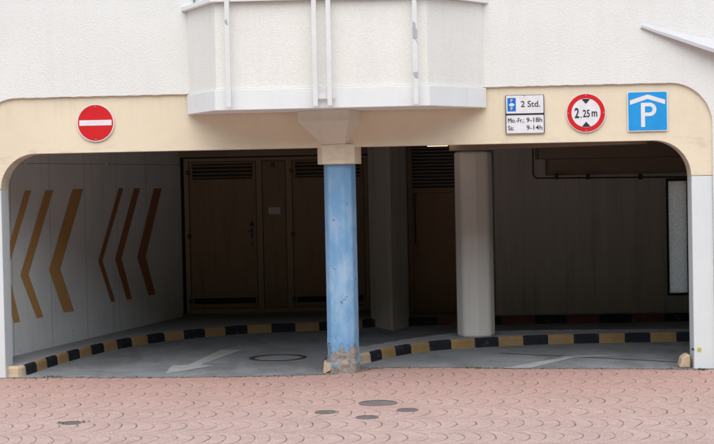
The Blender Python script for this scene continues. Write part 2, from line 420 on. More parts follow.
# island
ik = [(357.5, 365.2), (373, 361.9), (383.6, 359), (396, 356.4), (409, 354.1), (424.5, 351.9), (442.4, 350), (462, 348.7), (484, 347.3), (508, 346), (532, 345), (561.4, 344), (590, 343.4), (618, 342.8), (650, 342.2), (690, 341.6), (735, 341)]
IK = [at_z(x, y) for x, y in ik]
IKc = catmull(IK)
kerb('kerb', IKc, .335, 'black and yellow kerb along the front of the island from the blue column to the right', 1)
# island far edge and nose
nose = [at_z(322.5, 373.3), at_z(324, 368), at_z(330, 361), at_z(345, 354.6), W(.03, 19.95), W(.55, 20.7), W(1.3, 21.45), W(2.2, 21.6), W(3.3, 21.5), W(4.9, 21.3)]
NSc = catmull(nose)
kerb('kerb', NSc, .335, 'kerb on the hidden rear side of the island, one yellow end showing left of the blue column', -1)
m = MB()
def shift(P, d):
    out = []
    for i, p in enumerate(P):
        q = P[min(i+1, len(P)-1)]-P[max(i-1, 0)]; q.z = 0; q.normalize(); out.append(p+Vector((-q.y, q.x, 0))*d+Z*.12)
    return out
isl = shift(IKc, .07) + shift(NSc, -.07)[::-1]
# pull polygon slightly inside the kerbs
def inset(poly, d):
    n = len(poly); out = []
    for i in range(n):
        e = (poly[(i+1) % n]-poly[i-1]); e.z = 0
        if e.length < 1e-6: out.append(poly[i]); continue
        e.normalize(); out.append(poly[i]+Vector((-e.y, e.x, 0))*d)
    return out
m.prism(isl, (0, 0, -.119))
tag(m.build('pavement', M['ledge']), 'grey raised concrete island carrying the white column', 'pavement', kind='structure')
# pavement behind the left and back kerb
wallA = at_z(5.7, 358, .12); wallB = at_z(184, 316.3, .12)
wd = (wallB-wallA); wd.z = 0; wdn = wd.normalized()
wallStart = wallA - wdn*1.15
m = MB()
pl = [p+Vector((0, 0, .12)) for p in LKc]; poly = []
for i, p in enumerate(pl):
    dd_ = pl[min(i+1, len(pl)-1)]-pl[max(i-1, 0)]; dd_.z = 0; dd_.normalize(); poly.append(p+Vector((-dd_.y, dd_.x, 0))*.07)
poly = poly + [W(6.0, 23.7, .12), W(6, 25.6, .12), W(-2.9, 25.6, .12), Vector((wallStart.x-.3, wallStart.y, .12)), Vector((wallStart.x-.3, wallStart.y-.05, .12))]
m.prism(poly, (0, 0, -.119))
tag(m.build('pavement', M['ledge']), 'grey raised walkway between the chevron wall, the metal doors and the kerb', 'pavement', kind='structure')
# small end block of the right-hand kerb
m = MB()
p = at_z(683, 368, 0)
q = [(-.04, 0, 0), (.085, 0, 0), (.085, 0, .145), (.045, 0, .15), (-.01, 0, .11)]
m.prism([p+Vector(a) for a in q], (0, .22, 0))
tag(m.build('kerb_stone', M['kend'], bevel=.015, origin=p), 'chipped yellow kerb end stone at the foot of the right door jamb', 'kerb stone')

# road arrows
def sheet(name, pxs, label, mat='white_line', z=.004, cat='road marking'):
    m = MB(); m.face([at_z(x, y, z) for x, y in pxs]); return tag(m.build(name, M[mat]), label, cat, kind='structure')
sheet('road_arrow', [(165, 373.8), (172, 365.2), (188, 365.0), (221, 349.9), (243, 349.5), (201, 364.8), (215, 365.4), (188, 370)], 'worn white arrow on the driveway floor left of the manhole')
sheet('road_arrow', [(503, 368), (529, 368.2), (574, 357.6), (628, 355.3), (600, 355.0), (560, 356.4), (564, 357.3)], 'worn white arrow on the driveway floor in the right bay')
# seam line
m = MB(); a = [at_z(500, 353.2, .004), at_z(560, 356, .004), at_z(620, 359, .004), at_z(692, 363, .004)]
for i in range(3): m.face([a[i], a[i+1], a[i+1]+Vector((0, .035, 0)), a[i]+Vector((0, .035, 0))])
tag(m.build('floor_joint', M['sblack']), 'dark tar joint crossing the right bay floor', 'joint', kind='structure')

# manhole in the garage
def ring(m, c, r1, r2, z0, z1, n=48, mi=0):
    for i in range(n):
        a, b = i*2*math.pi/n, (i+1)*2*math.pi/n
        f = lambda r, t, z: Vector((c.x+r*math.cos(t), c.y+r*math.sin(t), z))
        m.face([f(r1, a, z1), f(r1, b, z1), f(r2, b, z1), f(r2, a, z1)], mi)
        m.face([f(r2, a, z0), f(r2, a, z1), f(r2, b, z1), f(r2, b, z0)], mi)
c = at_z(278, 358, 0)
e = empty('manhole_cover', (c.x, c.y, 0), 'large round manhole with a rusty ring on the grey garage floor', 'manhole cover')
m = MB(); ring(m, c, .315, .36, .0, .007); ring(m, c, .30, .315, .0, .005); m.build('rim', M['rust'], e)
m = MB(); m.prism([Vector((c.x+.28*math.cos(t*2*math.pi/40), c.y+.28*math.sin(t*2*math.pi/40), .001)) for t in range(40)], (0, 0, .004)); 
m.build('lid', M['floor'], e)
for px, py, w, lab in ((378, 403, 39, 'widest dark round cover set in the pink paving below the blue column'),
                       (325.5, 412.2, 22, 'small dark round cover in the paving, the left one of the cluster of four'),
                       (367, 417.3, 23, 'small dark round cover in the paving, nearest of the cluster of four'),
                       (407.5, 410, 22, 'small dark round cover in the paving, the right one of the cluster of four'),
                       (71, 423, 20, 'small dark round cover alone in the paving at the left, ringed by moss')):
    c = at_z(px, py, 0); r = w*(c-CAM).dot(f0)/F/2
    e = empty('valve_cover', (c.x, c.y, 0), lab, 'valve cover', 'round covers in the paving')
    m = MB(); ring(m, c, r*.86, r, -.004, .004, 32); m.build('rim', M['cover'], e)
    m = MB(); m.prism([Vector((c.x+r*.85*math.cos(t*2*math.pi/32), c.y+r*.85*math.sin(t*2*math.pi/32), -.003)) for t in range(32)], (0, 0, .004))
    for k in range(-2, 3):
        hw = math.sqrt(max(0, (r*.7)**2-(k*r*.3)**2)); m.box(c.x-hw, c.x+hw, c.y+k*r*.3-r*.04, c.y+k*r*.3+r*.04, .001, .003)
    m.build('lid', M['cover'], e)

# weeds and grit in the paving edge
m = MB()
def tuft(p, s, n=9):
    for k in range(n):
        a = random.uniform(0, 6.28); l = s*random.uniform(.5, 1); w = l*.18; q = p+Vector((random.uniform(-s, s), random.uniform(-s, s)*.5, 0))
        t = Vector((math.cos(a), math.sin(a), 0)); sd = Vector((-t.y, t.x, 0))*w
        m.face([q-sd, q+sd, q+t*l*.6+Z*l*.6+sd*.6, q+t*l+Z*l*.45])
for px, py, s, n in ((50, 376.8, .03, 10), (55, 377.2, .035, 12), (60, 377.5, .02, 6), (470, 368, .035, 10), (478, 368.3, .04, 14), (486, 368.5, .03, 8), (495, 368.6, .03, 8),
                     (700, 370, .04, 14), (706, 370, .03, 12), (697, 370.2, .03, 10), (530, 368.8, .02, 8), (150, 377.6, .025, 8), (112, 377.6, .02, 8), (575, 369, .02, 8), (61, 423.4, .03, 10), (82, 422.4, .03, 10), (88, 421.8, .02, 6)):
    tuft(at_z(px, py, 0), s, n)
for i in range(90):
    px = random.uniform(30, 690); 
    j = max(k for k in range(len(edge_px)) if edge_px[k][0] <= px); t = (px-edge_px[j][0])/(edge_px[j+1][0]-edge_px[j][0])
    tuft(at_z(px, edge_px[j][1]*(1-t)+edge_px[j+1][1]*t+.3, 0), random.uniform(.008, .02), 3)
tag(m.build('weeds', M['leaf']), 'small green weeds growing in the joint between paving and driveway', 'weeds', kind='stuff')
m = MB()
for i in range(520):
    px = random.uniform(12, 690)
    j = max(k for k in range(len(edge_px)) if edge_px[k][0] <= px); t = (px-edge_px[j][0])/(edge_px[j+1][0]-edge_px[j][0])
    p = at_z(px, edge_px[j][1]*(1-t)+edge_px[j+1][1]*t, 0) + Vector((0, random.gauss(0, .035), 0)); s = random.uniform(.005, .018)
    if random.random() < .12: s *= 1.8
    vs = [p+Vector((random.uniform(-s, s)*1.4, random.uniform(-s, s), -.002)) for k in range(3)]+[p+Z*s*.7]
    m.mesh(vs, [(0, 1, 3), (1, 2, 3), (2, 0, 3)])
for i in range(160):
    a = random.uniform(0, 6.28); rr = random.uniform(.2, .34); c = at_z(341.5, 371, 0)
    p = Vector((c.x+rr*math.cos(a), c.y+.12+rr*math.sin(a), 0)); s = random.uniform(.006, .016)
    vs = [p+Vector((random.uniform(-s, s)*1.4, random.uniform(-s, s), -.002)) for k in range(3)]+[p+Z*s*.7]
    m.mesh(vs, [(0, 1, 3), (1, 2, 3), (2, 0, 3)])
tag(m.build('grit', M['dirt']), 'loose grit and crumbled mortar along the edge of the paving and round the blue column', 'grit', kind='stuff')

# ------------------------------------------------------------------ the building
B = empty('garage_building', (0, 0, 0), 'white stucco building with cream framed garage entrance, blue column and balcony bay', 'building')
XL, XR = -4.10, at_y(689.5, 250, .03).x            # inner edges of the opening
XR = at_y(692.6, 250, .03).x
JW = .255; ZB = 2.578; ZT = 3.215; ZJ = 2.175; TH = .36
YF = .035                                          # cream face is set back from the stucco
def arc(cx, cz, r, a0, a1, n=14, ex=1.0): return [(cx+r*math.cos(R(a0+(a1-a0)*i/n)), cz+r*ex*math.sin(R(a0+(a1-a0)*i/n))) for i in range(n+1)]
rin, rout = .41, .47
prof = [(XL, ZJ)] + arc(XL+rin, ZB-rin, rin, 180, 90) + arc(XR-rin, ZB-rin, rin, 90, 0) + [(XR, ZJ)]
XO = XR+.235
outer = [(XO, ZJ)] + arc(XO-rout, ZT-rout, rout, 0, 90) + arc(XL-JW+rout, ZT-rout, rout, 90, 180) + [(XL-JW, ZJ)]
m = MB(); m.prism([Vector((x, YF, z)) for x, z in prof+outer], (0, TH-YF, 0)); m.build('lintel', M['cream'], B, bevel=.006, seg=2)
# jambs
for nm, x0, x1, lab in (('l', XL-JW, XL, 'left white jamb of the garage opening'), ('r', XR, XO, 'right white jamb with a yellow dot')):
    m = MB(); m.box(x0, x1, YF+.004, TH, -.02, ZJ-.004); j = m.build('jamb', M['jamb'], B, bevel=.008); j['label'] = lab
    if nm == 'r':
        for px, rr, mt, nmm in ((690.9+1.8, .014, 'black', 'sensor'), (699.3, .022, 'yellow', 'reflector')):
            p = at_y(px, 349.3, YF); mm = MB(); mm.prism(disc((p.x, p.z), rr, 20, YF+.004), (0, -.008, 0)); mm.build(nmm, M[mt], j)
    else:
        pass
# stucco wall (an inverted U round the cream frame); its lower rim is slightly uneven
so = [(XO, -.05)] + [(XO, ZJ)] + arc(XO-rout, ZT-rout, rout, 0, 90)
top = []
x = XO-rout-.05
while x > XL-JW+rout+.05:
    top.append((x, ZT+random.uniform(-.0025, .003))); x -= random.uniform(.03, .07)
si = so + top + arc(XL-JW+rout, ZT-rout, rout, 90, 180) + [(XL-JW, ZJ), (XL-JW, -.05)]
m = MB(); m.prism([Vector((x, 0, z)) for x, z in si + [(-11, -.05), (-11, 7.2), (11, 7.2), (11, -.05)]], (0, .30, 0)); m.build('wall', M['stucco'], B, bevel=.004, seg=1)
# slab / ceiling
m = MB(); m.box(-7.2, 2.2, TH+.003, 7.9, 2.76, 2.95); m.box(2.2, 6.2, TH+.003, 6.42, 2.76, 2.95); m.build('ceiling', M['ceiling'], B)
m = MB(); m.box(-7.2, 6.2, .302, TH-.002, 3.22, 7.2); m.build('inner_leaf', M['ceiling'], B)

# bay
ybf, yb0 = -.80, 0.0
bx = [at_y(188.5, 115.5, 0).x, at_y(216, 112, ybf).x, at_y(429, 107.7, ybf).x, at_y(485.6, 110, 0).x]
ZBB = 2.985
def ringpoly(o, y0=.0, yf=0.0): return [(bx[0]-o*1.0, y0), (bx[1]-o*.6, ybf-o), (bx[2]+o*.6, ybf-o), (bx[3]+o, y0)]
bay = MB()
outp = ringpoly(-.012); inp = [(bx[0]+.14, 0), (bx[1]+.1, ybf+.14), (bx[2]-.1, ybf+.14), (bx[3]-.14, 0)]
bay.prism([Vector((x, y-.001, ZT-.004)) for x, y in outp+inp[::-1]], (0, 0, .945))
bayo = bay.build('balcony_bay', M['bay_stucco'], B, bevel=.006, seg=1)
# edge strips at the folds of the bay (slight arris)
m = MB(); m.prism([Vector((x, y-.002, ZBB)) for x, y in ringpoly(.012)], (0, 0, ZT-ZBB-.006)); m.build('base_band', M['band'], bayo, bevel=.006)
ZC = 4.158
m = MB(); oc = ringpoly(.055); ic = [(bx[0]+.17, 0), (bx[1]+.13, ybf+.17), (bx[2]-.13, ybf+.17), (bx[3]-.17, 0)]
m.prism([Vector((x, y-.002, ZC)) for x, y in oc+ic[::-1]], (0, 0, .05)); m.build('coping', M['band'], bayo, bevel=.005)
# railing on the coping
m = MB()
rl = ringpoly(-.06); rp = [Vector((x, y, 0)) for x, y in rl]
for i in range(3):
    a, b = rp[i], rp[i+1]; L = (b-a).length; n = max(1, round(L/.45))
    for k in range(n+(i == 2)):
        p = a.lerp(b, (k+.25 if i == 0 else k)/n if k < n else .98); m.box(p.x-.012, p.x+.012, p.y-.012, p.y+.012, ZC+.05, 5.0)
    m.tube([a+Z*5.0, b+Z*5.0], .022); m.tube([a+Z*4.32, b+Z*4.32], .012)
m.build('railing', M['metal'], bayo)
# vertical white bars
yr = ybf-.09
for px, pyb in ((229, 107.3), (315.7, 106.3), (330, 105.6), (416.3, 104.3)):
    p = at_y(px, pyb, yr); w = .025
    m = MB(); m.box(p.x-w, p.x+w, yr-.02, yr+.02, p.z, 5.05)
    m.box(p.x-.012, p.x+.012, yr+.02, ybf-.01, 3.09, 3.12); m.box(p.x-.012, p.x+.012, yr+.02, ybf-.066, 4.17, 4.19)
    m.build('vertical_bar', M['rail'], bayo, bevel=.003)
a, b = at_y(317, 96, yr), at_y(330, 96, yr)
m = MB(); m.box(a.x-.05, b.x+.05, yr+.021, yr+.03, a.z-.03, a.z+.03); m.build('bar_bracket', M['rail'], bayo, bevel=.002)

# column with cap and corbel, turned with the driveway
PH = R(17)-A
cc = at_d(339.6, 165, 18.36); CC = Vector((cc.x, cc.y, 0))
e1 = Vector((math.cos(PH), -math.sin(PH), 0)); e2 = Vector((math.sin(PH), math.cos(PH), 0))
def loc(x, y, z, C=CC): return C + e1*x + e2*y + Z*z
def chsq(s, c, z, C=CC): return [loc(x, y, z, C) for x, y in ((-s+c, -s), (s-c, -s), (s, -s+c), (s, s-c), (s-c, s), (-s+c, s), (-s, s-c), (-s, -s+c))]
m = MB(); 
nz = 40; rings = [chsq(.166, .075, -.02+2.41*i/nz) for i in range(nz+1)]
for i in range(nz+1):
    z = rings[i][0].z
    if z < .45:
        for k in range(8):
            d = (rings[i][k]-CC); d.z = 0; rings[i][k] = rings[i][k] + d.normalized()*(.010 if z < .12 else 0) + Vector((random.uniform(-.004, .004), random.uniform(-.004, .004), 0))
m.mesh([p for r_ in rings for p in r_], [(i*8+k, i*8+(k+1) % 8, (i+1)*8+(k+1) % 8, (i+1)*8+k) for i in range(nz) for k in range(8)])
m.face(rings[0]); m.face(rings[-1][::-1])
bm_ = m
colo = bm_.build('column', M['blue'], B); colo['label'] = 'blue painted column with peeling foot in the middle of the opening'
bv = colo.modifiers.new('bevel', 'BEVEL'); bv.width = .02; bv.segments = 3; bv.limit_method = 'ANGLE'; bv.angle_limit = R(30)
for p_ in colo.data.polygons: p_.use_smooth = False
m = MB(); m.prism(chsq(.222, .088, 2.385), (0, 0, .225)); m.build('capital', M['cream'], colo, bevel=.008)
m = MB()
wt, dt = .295, .585; zb, z1, z2 = 2.611, 2.862, 2.984
T = [loc(-wt, -dt, 0), loc(wt, -dt, 0), loc(wt, .22, 0), loc(-wt, .22, 0)]
Bt = [loc(-.134, -.222, 0), loc(.134, -.222, 0), loc(.134+.08, .2, 0), loc(-.134-.08, .2, 0)]
vs = [p+Z*zb for p in Bt]+[p+Z*z1 for p in T]+[p+Z*z2 for p in T]
m.mesh(vs, [(0, 1, 2, 3), (8, 9, 10, 11)]+[(k, (k+1) % 4, 4+(k+1) % 4, 4+k) for k in range(4)]+[(4+k, 4+(k+1) % 4, 8+(k+1) % 4, 8+k) for k in range(4)])
m.build('corbel', M['corbel'], colo, bevel=.006)

# left inner wall with chevrons
nrm = Vector((wdn.y, -wdn.x, 0))                         # towards the room
if nrm.x < 0: nrm = -nrm
wallEnd = wallB + wdn*.25
def wallprism(a, b, t, z0, z1, nn, m):
    m.prism([Vector((a.x, a.y, z0)), Vector((b.x, b.y, z0)), Vector((b.x-nn.x*t, b.y-nn.y*t, z0)), Vector((a.x-nn.x*t, a.y-nn.y*t, z0))], (0, 0, z1-z0))
m = MB(); wallprism(wallStart, wallEnd, .2, .0, 2.49, nrm, m); sw = m.build('side_wall', M['inner_wall'], B)
sw['label'] = 'pale inner wall with painted chevrons'
m = MB(); wallprism(wallStart+nrm*-.003, wallEnd+nrm*-.003, .2, 2.495, 2.76, nrm, m)
for k in (1, 3):
    p = wallStart.lerp(wallEnd, (k+.5)/6); m.box(-.012, .012, -.012, .02, 2.475, 2.51, Matrix.Translation((p.x, p.y, 0)))
m.build('top_rail', M['inner_wall'], sw)
ch = [(((25, 190.5), (31, 190.5), (7.5, 270), (19.8, 321.5), (14, 323), (-0.5, 276), ), 0),
      (((45.2, 190.3), (53, 190.2), (28.3, 274.5), (43.2, 317), (36.6, 318.2), (20.2, 275.3)), 0),
      (((72.5, 189.3), (83, 189.2), (60, 269), (74, 311.3), (63.5, 312.5), (48.8, 270)), 0),
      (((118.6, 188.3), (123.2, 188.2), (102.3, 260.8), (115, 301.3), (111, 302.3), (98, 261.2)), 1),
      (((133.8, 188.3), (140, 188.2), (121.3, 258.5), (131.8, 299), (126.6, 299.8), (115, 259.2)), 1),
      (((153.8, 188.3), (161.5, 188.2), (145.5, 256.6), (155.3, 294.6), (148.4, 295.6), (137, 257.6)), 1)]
for pts, mi in ch:
    m = MB(); q = [on_plane(x, y, wallA, nrm)+nrm*.004 for x, y in pts]
    m.face([q[0], q[1], q[2], q[5]]); m.face([q[5], q[2], q[3], q[4]])
    m.build('painted_chevron', M['chev'][mi], sw)

# back wall with doors.  local frame: x along r0, y along f0, origin below the camera axis at depth DB
DB = 25.0
MW = Matrix((r0, f0, Z)).transposed().to_4x4(); MW.translation = W(0, DB)
def bp(px, py, D=DB): p = at_d(px, py, D); return X_of(p), p.z
m = MB(); m.box(-2.95, .32, 0.02, .2, 0, 2.76, MW); bw = m.build('back_wall', M['dark'], B)
xl, zt = bp(186, 158); xr, zb0 = bp(371, 312)
zb0 = .16; zt = 2.585
dw = bw
# plinth + header
m = MB(); m.box(xl-.1, xr, -.03, .02, .12, zb0, MW); m.build('plinth', M['ceiling'], dw)
m = MB(); m.box(xl-.1, xr+.05, -.06, .019, zt+.02, 2.757, MW)
for k in range(3): m.box(xl, xr, -.075, -.06, zt+.04+.045*k, zt+.055+.045*k, MW)
m.build('header', M['beam_in'], dw)
X = lambda px: bp(px, 235)[0]
m = MB()
for a, b in ((185.5, 190), (257.5, 263), (287, 293), (365, 371)): m.box(X(a), X(b), -.06, .019, zb0, zt, MW)
for a, b in ((190, 257.5), (263, 287), (293, 365)):
    m.box(X(a), X(b), -.055, .019, zt-.05, zt, MW); m.box(X(a), X(b), -.055, .019, zb0, zb0+.07, MW)
for a in (259.5, 290, 367): m.box(X(a), X(a)+.02, -.072, -.06, zb0, zt, MW)
m.build('door_frame', M['door_frame'], dw, bevel=.004)
def leaf(a, b, nm, lab, vents=True):
    x0, x1 = X(a)+.008, X(b)-.008; m = MB()
    zz = zt-.058; z_lo = zb0+.078
    if vents:
        m.box(x0, x1, -.035, 0, z_lo+.16, zz-.27, MW); m.box(x0, x1, -.035, 0, zz-.03, zz, MW); m.box(x0, x1, -.035, 0, z_lo, z_lo+.07, MW)
        m.box(x0, x0+.05, -.035, 0, zz-.27, zz-.03, MW); m.box(x1-.05, x1, -.035, 0, zz-.27, zz-.03, MW)
        m.box(x0, x0+.04, -.035, 0, z_lo+.07, z_lo+.16, MW); m.box(x1-.04, x1, -.035, 0, z_lo+.07, z_lo+.16, MW)
    else: m.box(x0, x1, -.035, 0, z_lo, zz, MW)
    o = m.build(nm, M['door'], dw, bevel=.003); o['label'] = lab
    if vents:
        m = MB()
        for k in range(4):
            z = zz-.255+k*.058; m.mesh([MW @ Vector(q) for q in ((x0+.05, -.03, z), (x1-.05, -.03, z), (x1-.05, -.002, z+.03), (x0+.05, -.002, z+.03))], [(0, 1, 2, 3)])
        m.build('louvre', M['door_frame'], o)
        for zc in (zb0+.2, (zb0+zt)/2, zt-.22):
            m = MB(); m.box(x0-.045, x0+.02, -.065, -.036, zc-.035, zc+.035, MW); m.build('hinge', M['iron'], o, bevel=.004)
    return o
l1 = leaf(190, 257.5, 'metal_door', 'left brown metal door with black handle')
xh, zh = bp(252.3, 232); m = MB(); m.box(xh-.018, xh+.018, -.05, -.036, zh-.11, zh+.07, MW); m.box(xh-.07, xh+.012, -.08, -.06, zh+.01, zh+.03, MW); m.box(xh-.012, xh+.012, -.06, -.05, zh+.008, zh+.032, MW)
m.box(xh-.016, xh+.016, -.05, -.036, zh-.21, zh-.15, MW)
m.build('handle', M['black'], l1, bevel=.003)
xs_, zs_ = bp(252, 223.5); m = MB(); m.prism([MW @ Vector((xs_+a, -.036, zs_+b)) for a, b in ((-.045, -.035), (.045, -.035), (0, .045))], -f0*.002); m.build('warning_sticker', M['rust'], l1)
mp_ = leaf(263, 287, 'door_panel', 'narrow fixed panel between the two metal doors', False)
xa, za = bp(268.5, 207.5); xb, zb_ = bp(280.5, 214)
m = MB(); m.box(xa, xb, -.038, -.0355, zb_, za, MW); m.build('paper_notice', M['paper'], mp_)
xs_, zs_ = bp(273, 165); m = MB(); m.box(xs_-.03, xs_+.03, -.07, -.036, zs_-.03, zs_+.04, MW); m.build('door_closer', M['black'], mp_)
leaf(293, 365, 'metal_door', 'right brown metal door partly behind the blue column')

# pier between the metal doors and the tan door
m = MB()
pp = [at_z(371, 318, .12), at_z(393, 322.5, .12), at_z(408.5, 318.6, .12)]
pp = [Vector((p.x, p.y, 0)) for p in pp]
pp += [W(X_of(at_d(409, 235, 25.2)), 25.2), W(X_of(at_d(371, 235, 25.2)), 25.2)]
m.prism(pp, (0, 0, 2.757)); po = m.build('pier', M['back_wall'], B)
# tan door wall with louvre
DT = 24.6; MT = MW.copy(); MT.translation = W(0, DT)
XT = lambda px, py=235: X_of(at_d(px, py, DT)); ZTT = lambda px, py: at_d(px, py, DT).z
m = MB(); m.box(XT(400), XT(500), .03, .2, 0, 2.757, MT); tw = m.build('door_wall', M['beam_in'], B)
zl0, zl1 = ZTT(430, 188), ZTT(430, 150)
m = MB(); m.box(XT(413), XT(462), -.01, .029, .13, zl0-.08, MT); td = m.build('metal_door', M['tan_door'], tw, bevel=.003); td['label'] = 'tan metal door left of the white column'
m = MB(); xk = XT(415.5); m.tube([MT @ Vector((xk, -.04, ZTT(415, 196))), MT @ Vector((xk, -.04, ZTT(415, 245)))], .011); m.box(xk-.025, xk+.025, -.06, -.0101, ZTT(415, 203), ZTT(415, 193), MT)
m.build('lock_rod', M['black'], td)
m = MB(); m.box(XT(426.5)+.5, XT(426.5)+.53, -.02, -.01, 1.5, 1.56, MT); m.build('label_plate', M['metal'], td)
m = MB(); m.box(XT(408.5), XT(413)-.003, -.03, .029, .12, 2.757, MT); m.box(XT(413), XT(462), -.02, .029, zl0-.07, zl0-.005, MT); m.build('door_frame', M['tan_door'], tw)
m = MB(); k = 0; z = zl0
while z < 2.72:
    m.mesh([MT @ Vector(q) for q in ((XT(413), -.02, z), (XT(462), -.02, z), (XT(462), .025, z+.035), (XT(413), .025, z+.035), (XT(413), -.02, z-.006), (XT(462), -.02, z-.006))], [(0, 1, 2, 3), (4, 5, 1, 0)]); z += .052
m.build('louvre', M['louvre'], tw)

# right back wall with the obscured window
DR = 24.1; MR = MW.copy(); MR.translation = W(0, DR)
XRr = lambda px, py=235: X_of(at_d(px, py, DR)); ZR = lambda px, py: at_d(px, py, DR).z
wx0, wx1 = XRr(666.5, 235), XRr(688.6, 235); wz0, wz1 = ZR(677, 295.5), ZR(677, 178.3)
x0, x1 = XRr(495), 6.2
m = MB(); m.box(x0, wx0, 0, .2, .0, 2.757, MR); m.box(wx1, x1, 0, .2, .0, 2.757, MR); m.box(wx0, wx1, 0, .2, .0, wz0, MR); m.box(wx0, wx1, 0, .2, wz1, 2.757, MR)
m.box(x0, x0+.15, .2, .9, 0, 2.757, MR)
rw = m.build('back_wall', M['back_wall'], B)
wn_ = MB(); fr = .035
wn_.box(wx0, wx0+fr, -.02, .06, wz0, wz1, MR); wn_.box(wx1-fr*.6, wx1, -.02, .06, wz0, wz1, MR); wn_.box(wx0+fr, wx1-fr*.6, -.02, .06, wz0, wz0+.04, MR); wn_.box(wx0+fr, wx1-fr*.6, -.02, .06, wz1-.04, wz1, MR)
wf = wn_.build('window_frame', M['green'], rw, bevel=.003)
m = MB(); m.box(wx0+fr, wx1-fr*.6, .02, .03, wz0+.04, wz1-.04, MR); m.build('pane', M['glass'], rw)
# downstand beam high on the right back wall
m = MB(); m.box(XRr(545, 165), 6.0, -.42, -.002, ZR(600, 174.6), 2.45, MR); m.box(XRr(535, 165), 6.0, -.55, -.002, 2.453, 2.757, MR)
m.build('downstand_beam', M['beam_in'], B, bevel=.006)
# right side wall and closing pieces
m = MB(); m.box(5.6, 5.8, TH, 7.0, 0, 2.757); m.build('side_wall', M['inner_wall'], B)
m = MB(); m.box(-6.9, XL-JW, TH+.002, TH+.10, 0, 2.757); m.build('partition', M['inner_wall'], B)
# white octagonal column and the diagonal beam on it
c2 = at_d(474.5, 240, 21.0); C2 = Vector((c2.x, c2.y, 0))
m = MB(); rr = .252
ang0 = R(-86.7)
o8 = [Vector((C2.x+rr*math.cos(ang0+k*math.pi/4), C2.y+rr*math.sin(ang0+k*math.pi/4), .115)) for k in range(8)]
m.prism(o8, (0, 0, 2.43)); wc_ = m.build('column', M['white_col'], B, bevel=.035, seg=3); wc_['label'] = 'off white eight-sided column on the island'
a = W(X_of(at_d(449, 150, 20.7)), 20.7); b = Vector((XR-.75, TH+.01, 0))
dvec = (b-a).normalized(); nn = Vector((-dvec.y, dvec.x, 0))
m = MB(); m.prism([a-nn*0, b, b+nn*.45, a+nn*.45-dvec*.0], (0, 0, .2)); 
for v_ in range(len(m.v)): m.v[v_] = (m.v[v_][0], m.v[v_][1], m.v[v_][2]+2.553)
m.build('diagonal_beam', M['beam_in'], B, bevel=.006)

# sloping white ledge at the top right of the facade
m = MB()
U = [(643, 22.4), (657, 25.8), (676, 31.4), (703, 37), (714, 38.4), (760, 43)]
L1 = [(641.5, 25), (657, 30.5), (676, 36.3), (703, 45.2), (714, 48.6), (760, 64)]
L2 = [(640.8, 27.2), (657, 33.2), (676, 39.6), (703, 48.9), (714, 52.4), (760, 68)]
pr_ = [.03, .05, .08, .13, .15, .22]; ring_ = []
for i in range(6):
    ring_.append([at_y(*U[i], -.003), at_y(*L1[i], -pr_[i]), at_y(*L2[i], -pr_[i]+.0), Vector((at_y(*L2[i], -.003).x, .0, at_y(*L2[i], -.003).z))])
for i in range(5):
    for k in range(4): m.face([ring_[i][k], ring_[i+1][k], ring_[i+1][(k+1) % 4], ring_[i][(k+1) % 4]])
m.face(ring_[0]); m.face(ring_[-1][::-1])
m.build('sloping_ledge', M['ledge_paint'], B)

# conduit
e = empty('conduit', W(XRr(533.5), DR-.60, 2.2), 'thin black conduit running down and along under the beam in the right bay', 'conduit')
m = MB(); dd = DR-.62
m.tube([at_d(532.8, 140, dd), at_d(533.2, 174, dd), at_d(534.5, 177, dd), at_d(537, 178.2, dd), at_d(600, 177.6, dd), at_d(690, 176.8, dd)], .012)
m.build('pipe', M['pipe'], e)
for px in (557, 588.5, 641):
    p = at_d(px, 178, dd); m = MB(); m.box(-.02, .02, -.02, .2, -.02, .06, Matrix.Translation(p)); m.build('bracket', M['pipe'], e)
# ceiling lamp
p = at_d(437.5, 147, 20.6); p.z = 2.76
e = empty('ceiling_lamp', p, 'long pale lamp under the garage ceiling left of the white column', 'lamp')
Mx = Matrix.Translation((p.x, p.y, 0))
m = MB(); m.box(-.17, .17, -.09, .09, 2.70, 2.755, Mx); m.build('housing', M['metal'], e, bevel=.004)
m = MB(); m.box(-.135, .135, -.075, .075, 2.612, 2.70, Mx); m.build('diffuser', M['lamp'], e, bevel=.01)

# ------------------------------------------------------------------ signs
def text_mesh(body, x0, x1, z0, z1, y, mat, parent, name='lettering', bold=0.0, keep=None):
    cu = bpy.data.curves.new('t', 'FONT'); cu.body = body; cu.size = 1; cu.offset = bold; cu.extrude = 0.0; cu.resolution_u = 6
    o = bpy.data.objects.new('t', cu); COL.objects.link(o); bpy.context.view_layer.update()
    me = bpy.data.meshes.new_from_object(o.evaluated_get(bpy.context.evaluated_depsgraph_get()))
    bpy.data.objects.remove(o)
    xs = [v.co.x for v in me.vertices]; ys = [v.co.y for v in me.vertices]
    ax, bx_, ay, by = min(xs), max(xs), min(ys), max(ys)
    for v in me.vertices:
        v.co = Vector((x0+(v.co.x-ax)/(bx_-ax)*(x1-x0), y, z0+(v.co.y-ay)/(by-ay)*(z1-z0)))
    me.transform(Matrix.Translation(-Vector(parent.location)))
    me.materials.clear(); me.materials.append(mat); me.name = name
    t = bpy.data.objects.new(name, me); COL.objects.link(t); t.parent = parent
    for p in me.polygons: p.flip() if p.normal.y > 0 else None
    return t
YS = YF-.022
def plate(e, pts, name, mat, y, t=.0015): 
    m = MB(); m.prism([Vector((p[0], y, p[1])) for p in pts], (0, t, 0)); return m.build(name, mat, e)
def rrect(cx, cz, w, h, r, n=5):
    out = []
    for (sx, sz, a) in ((1, 1, 0), (-1, 1, 90), (-1, -1, 180), (1, -1, 270)):
        out += [(cx+sx*(w/2-r)+r*math.cos(R(a+90*i/n)), cz+sz*(h/2-r)+r*math.sin(R(a+90*i/n))) for i in range(n+1)]
    return out
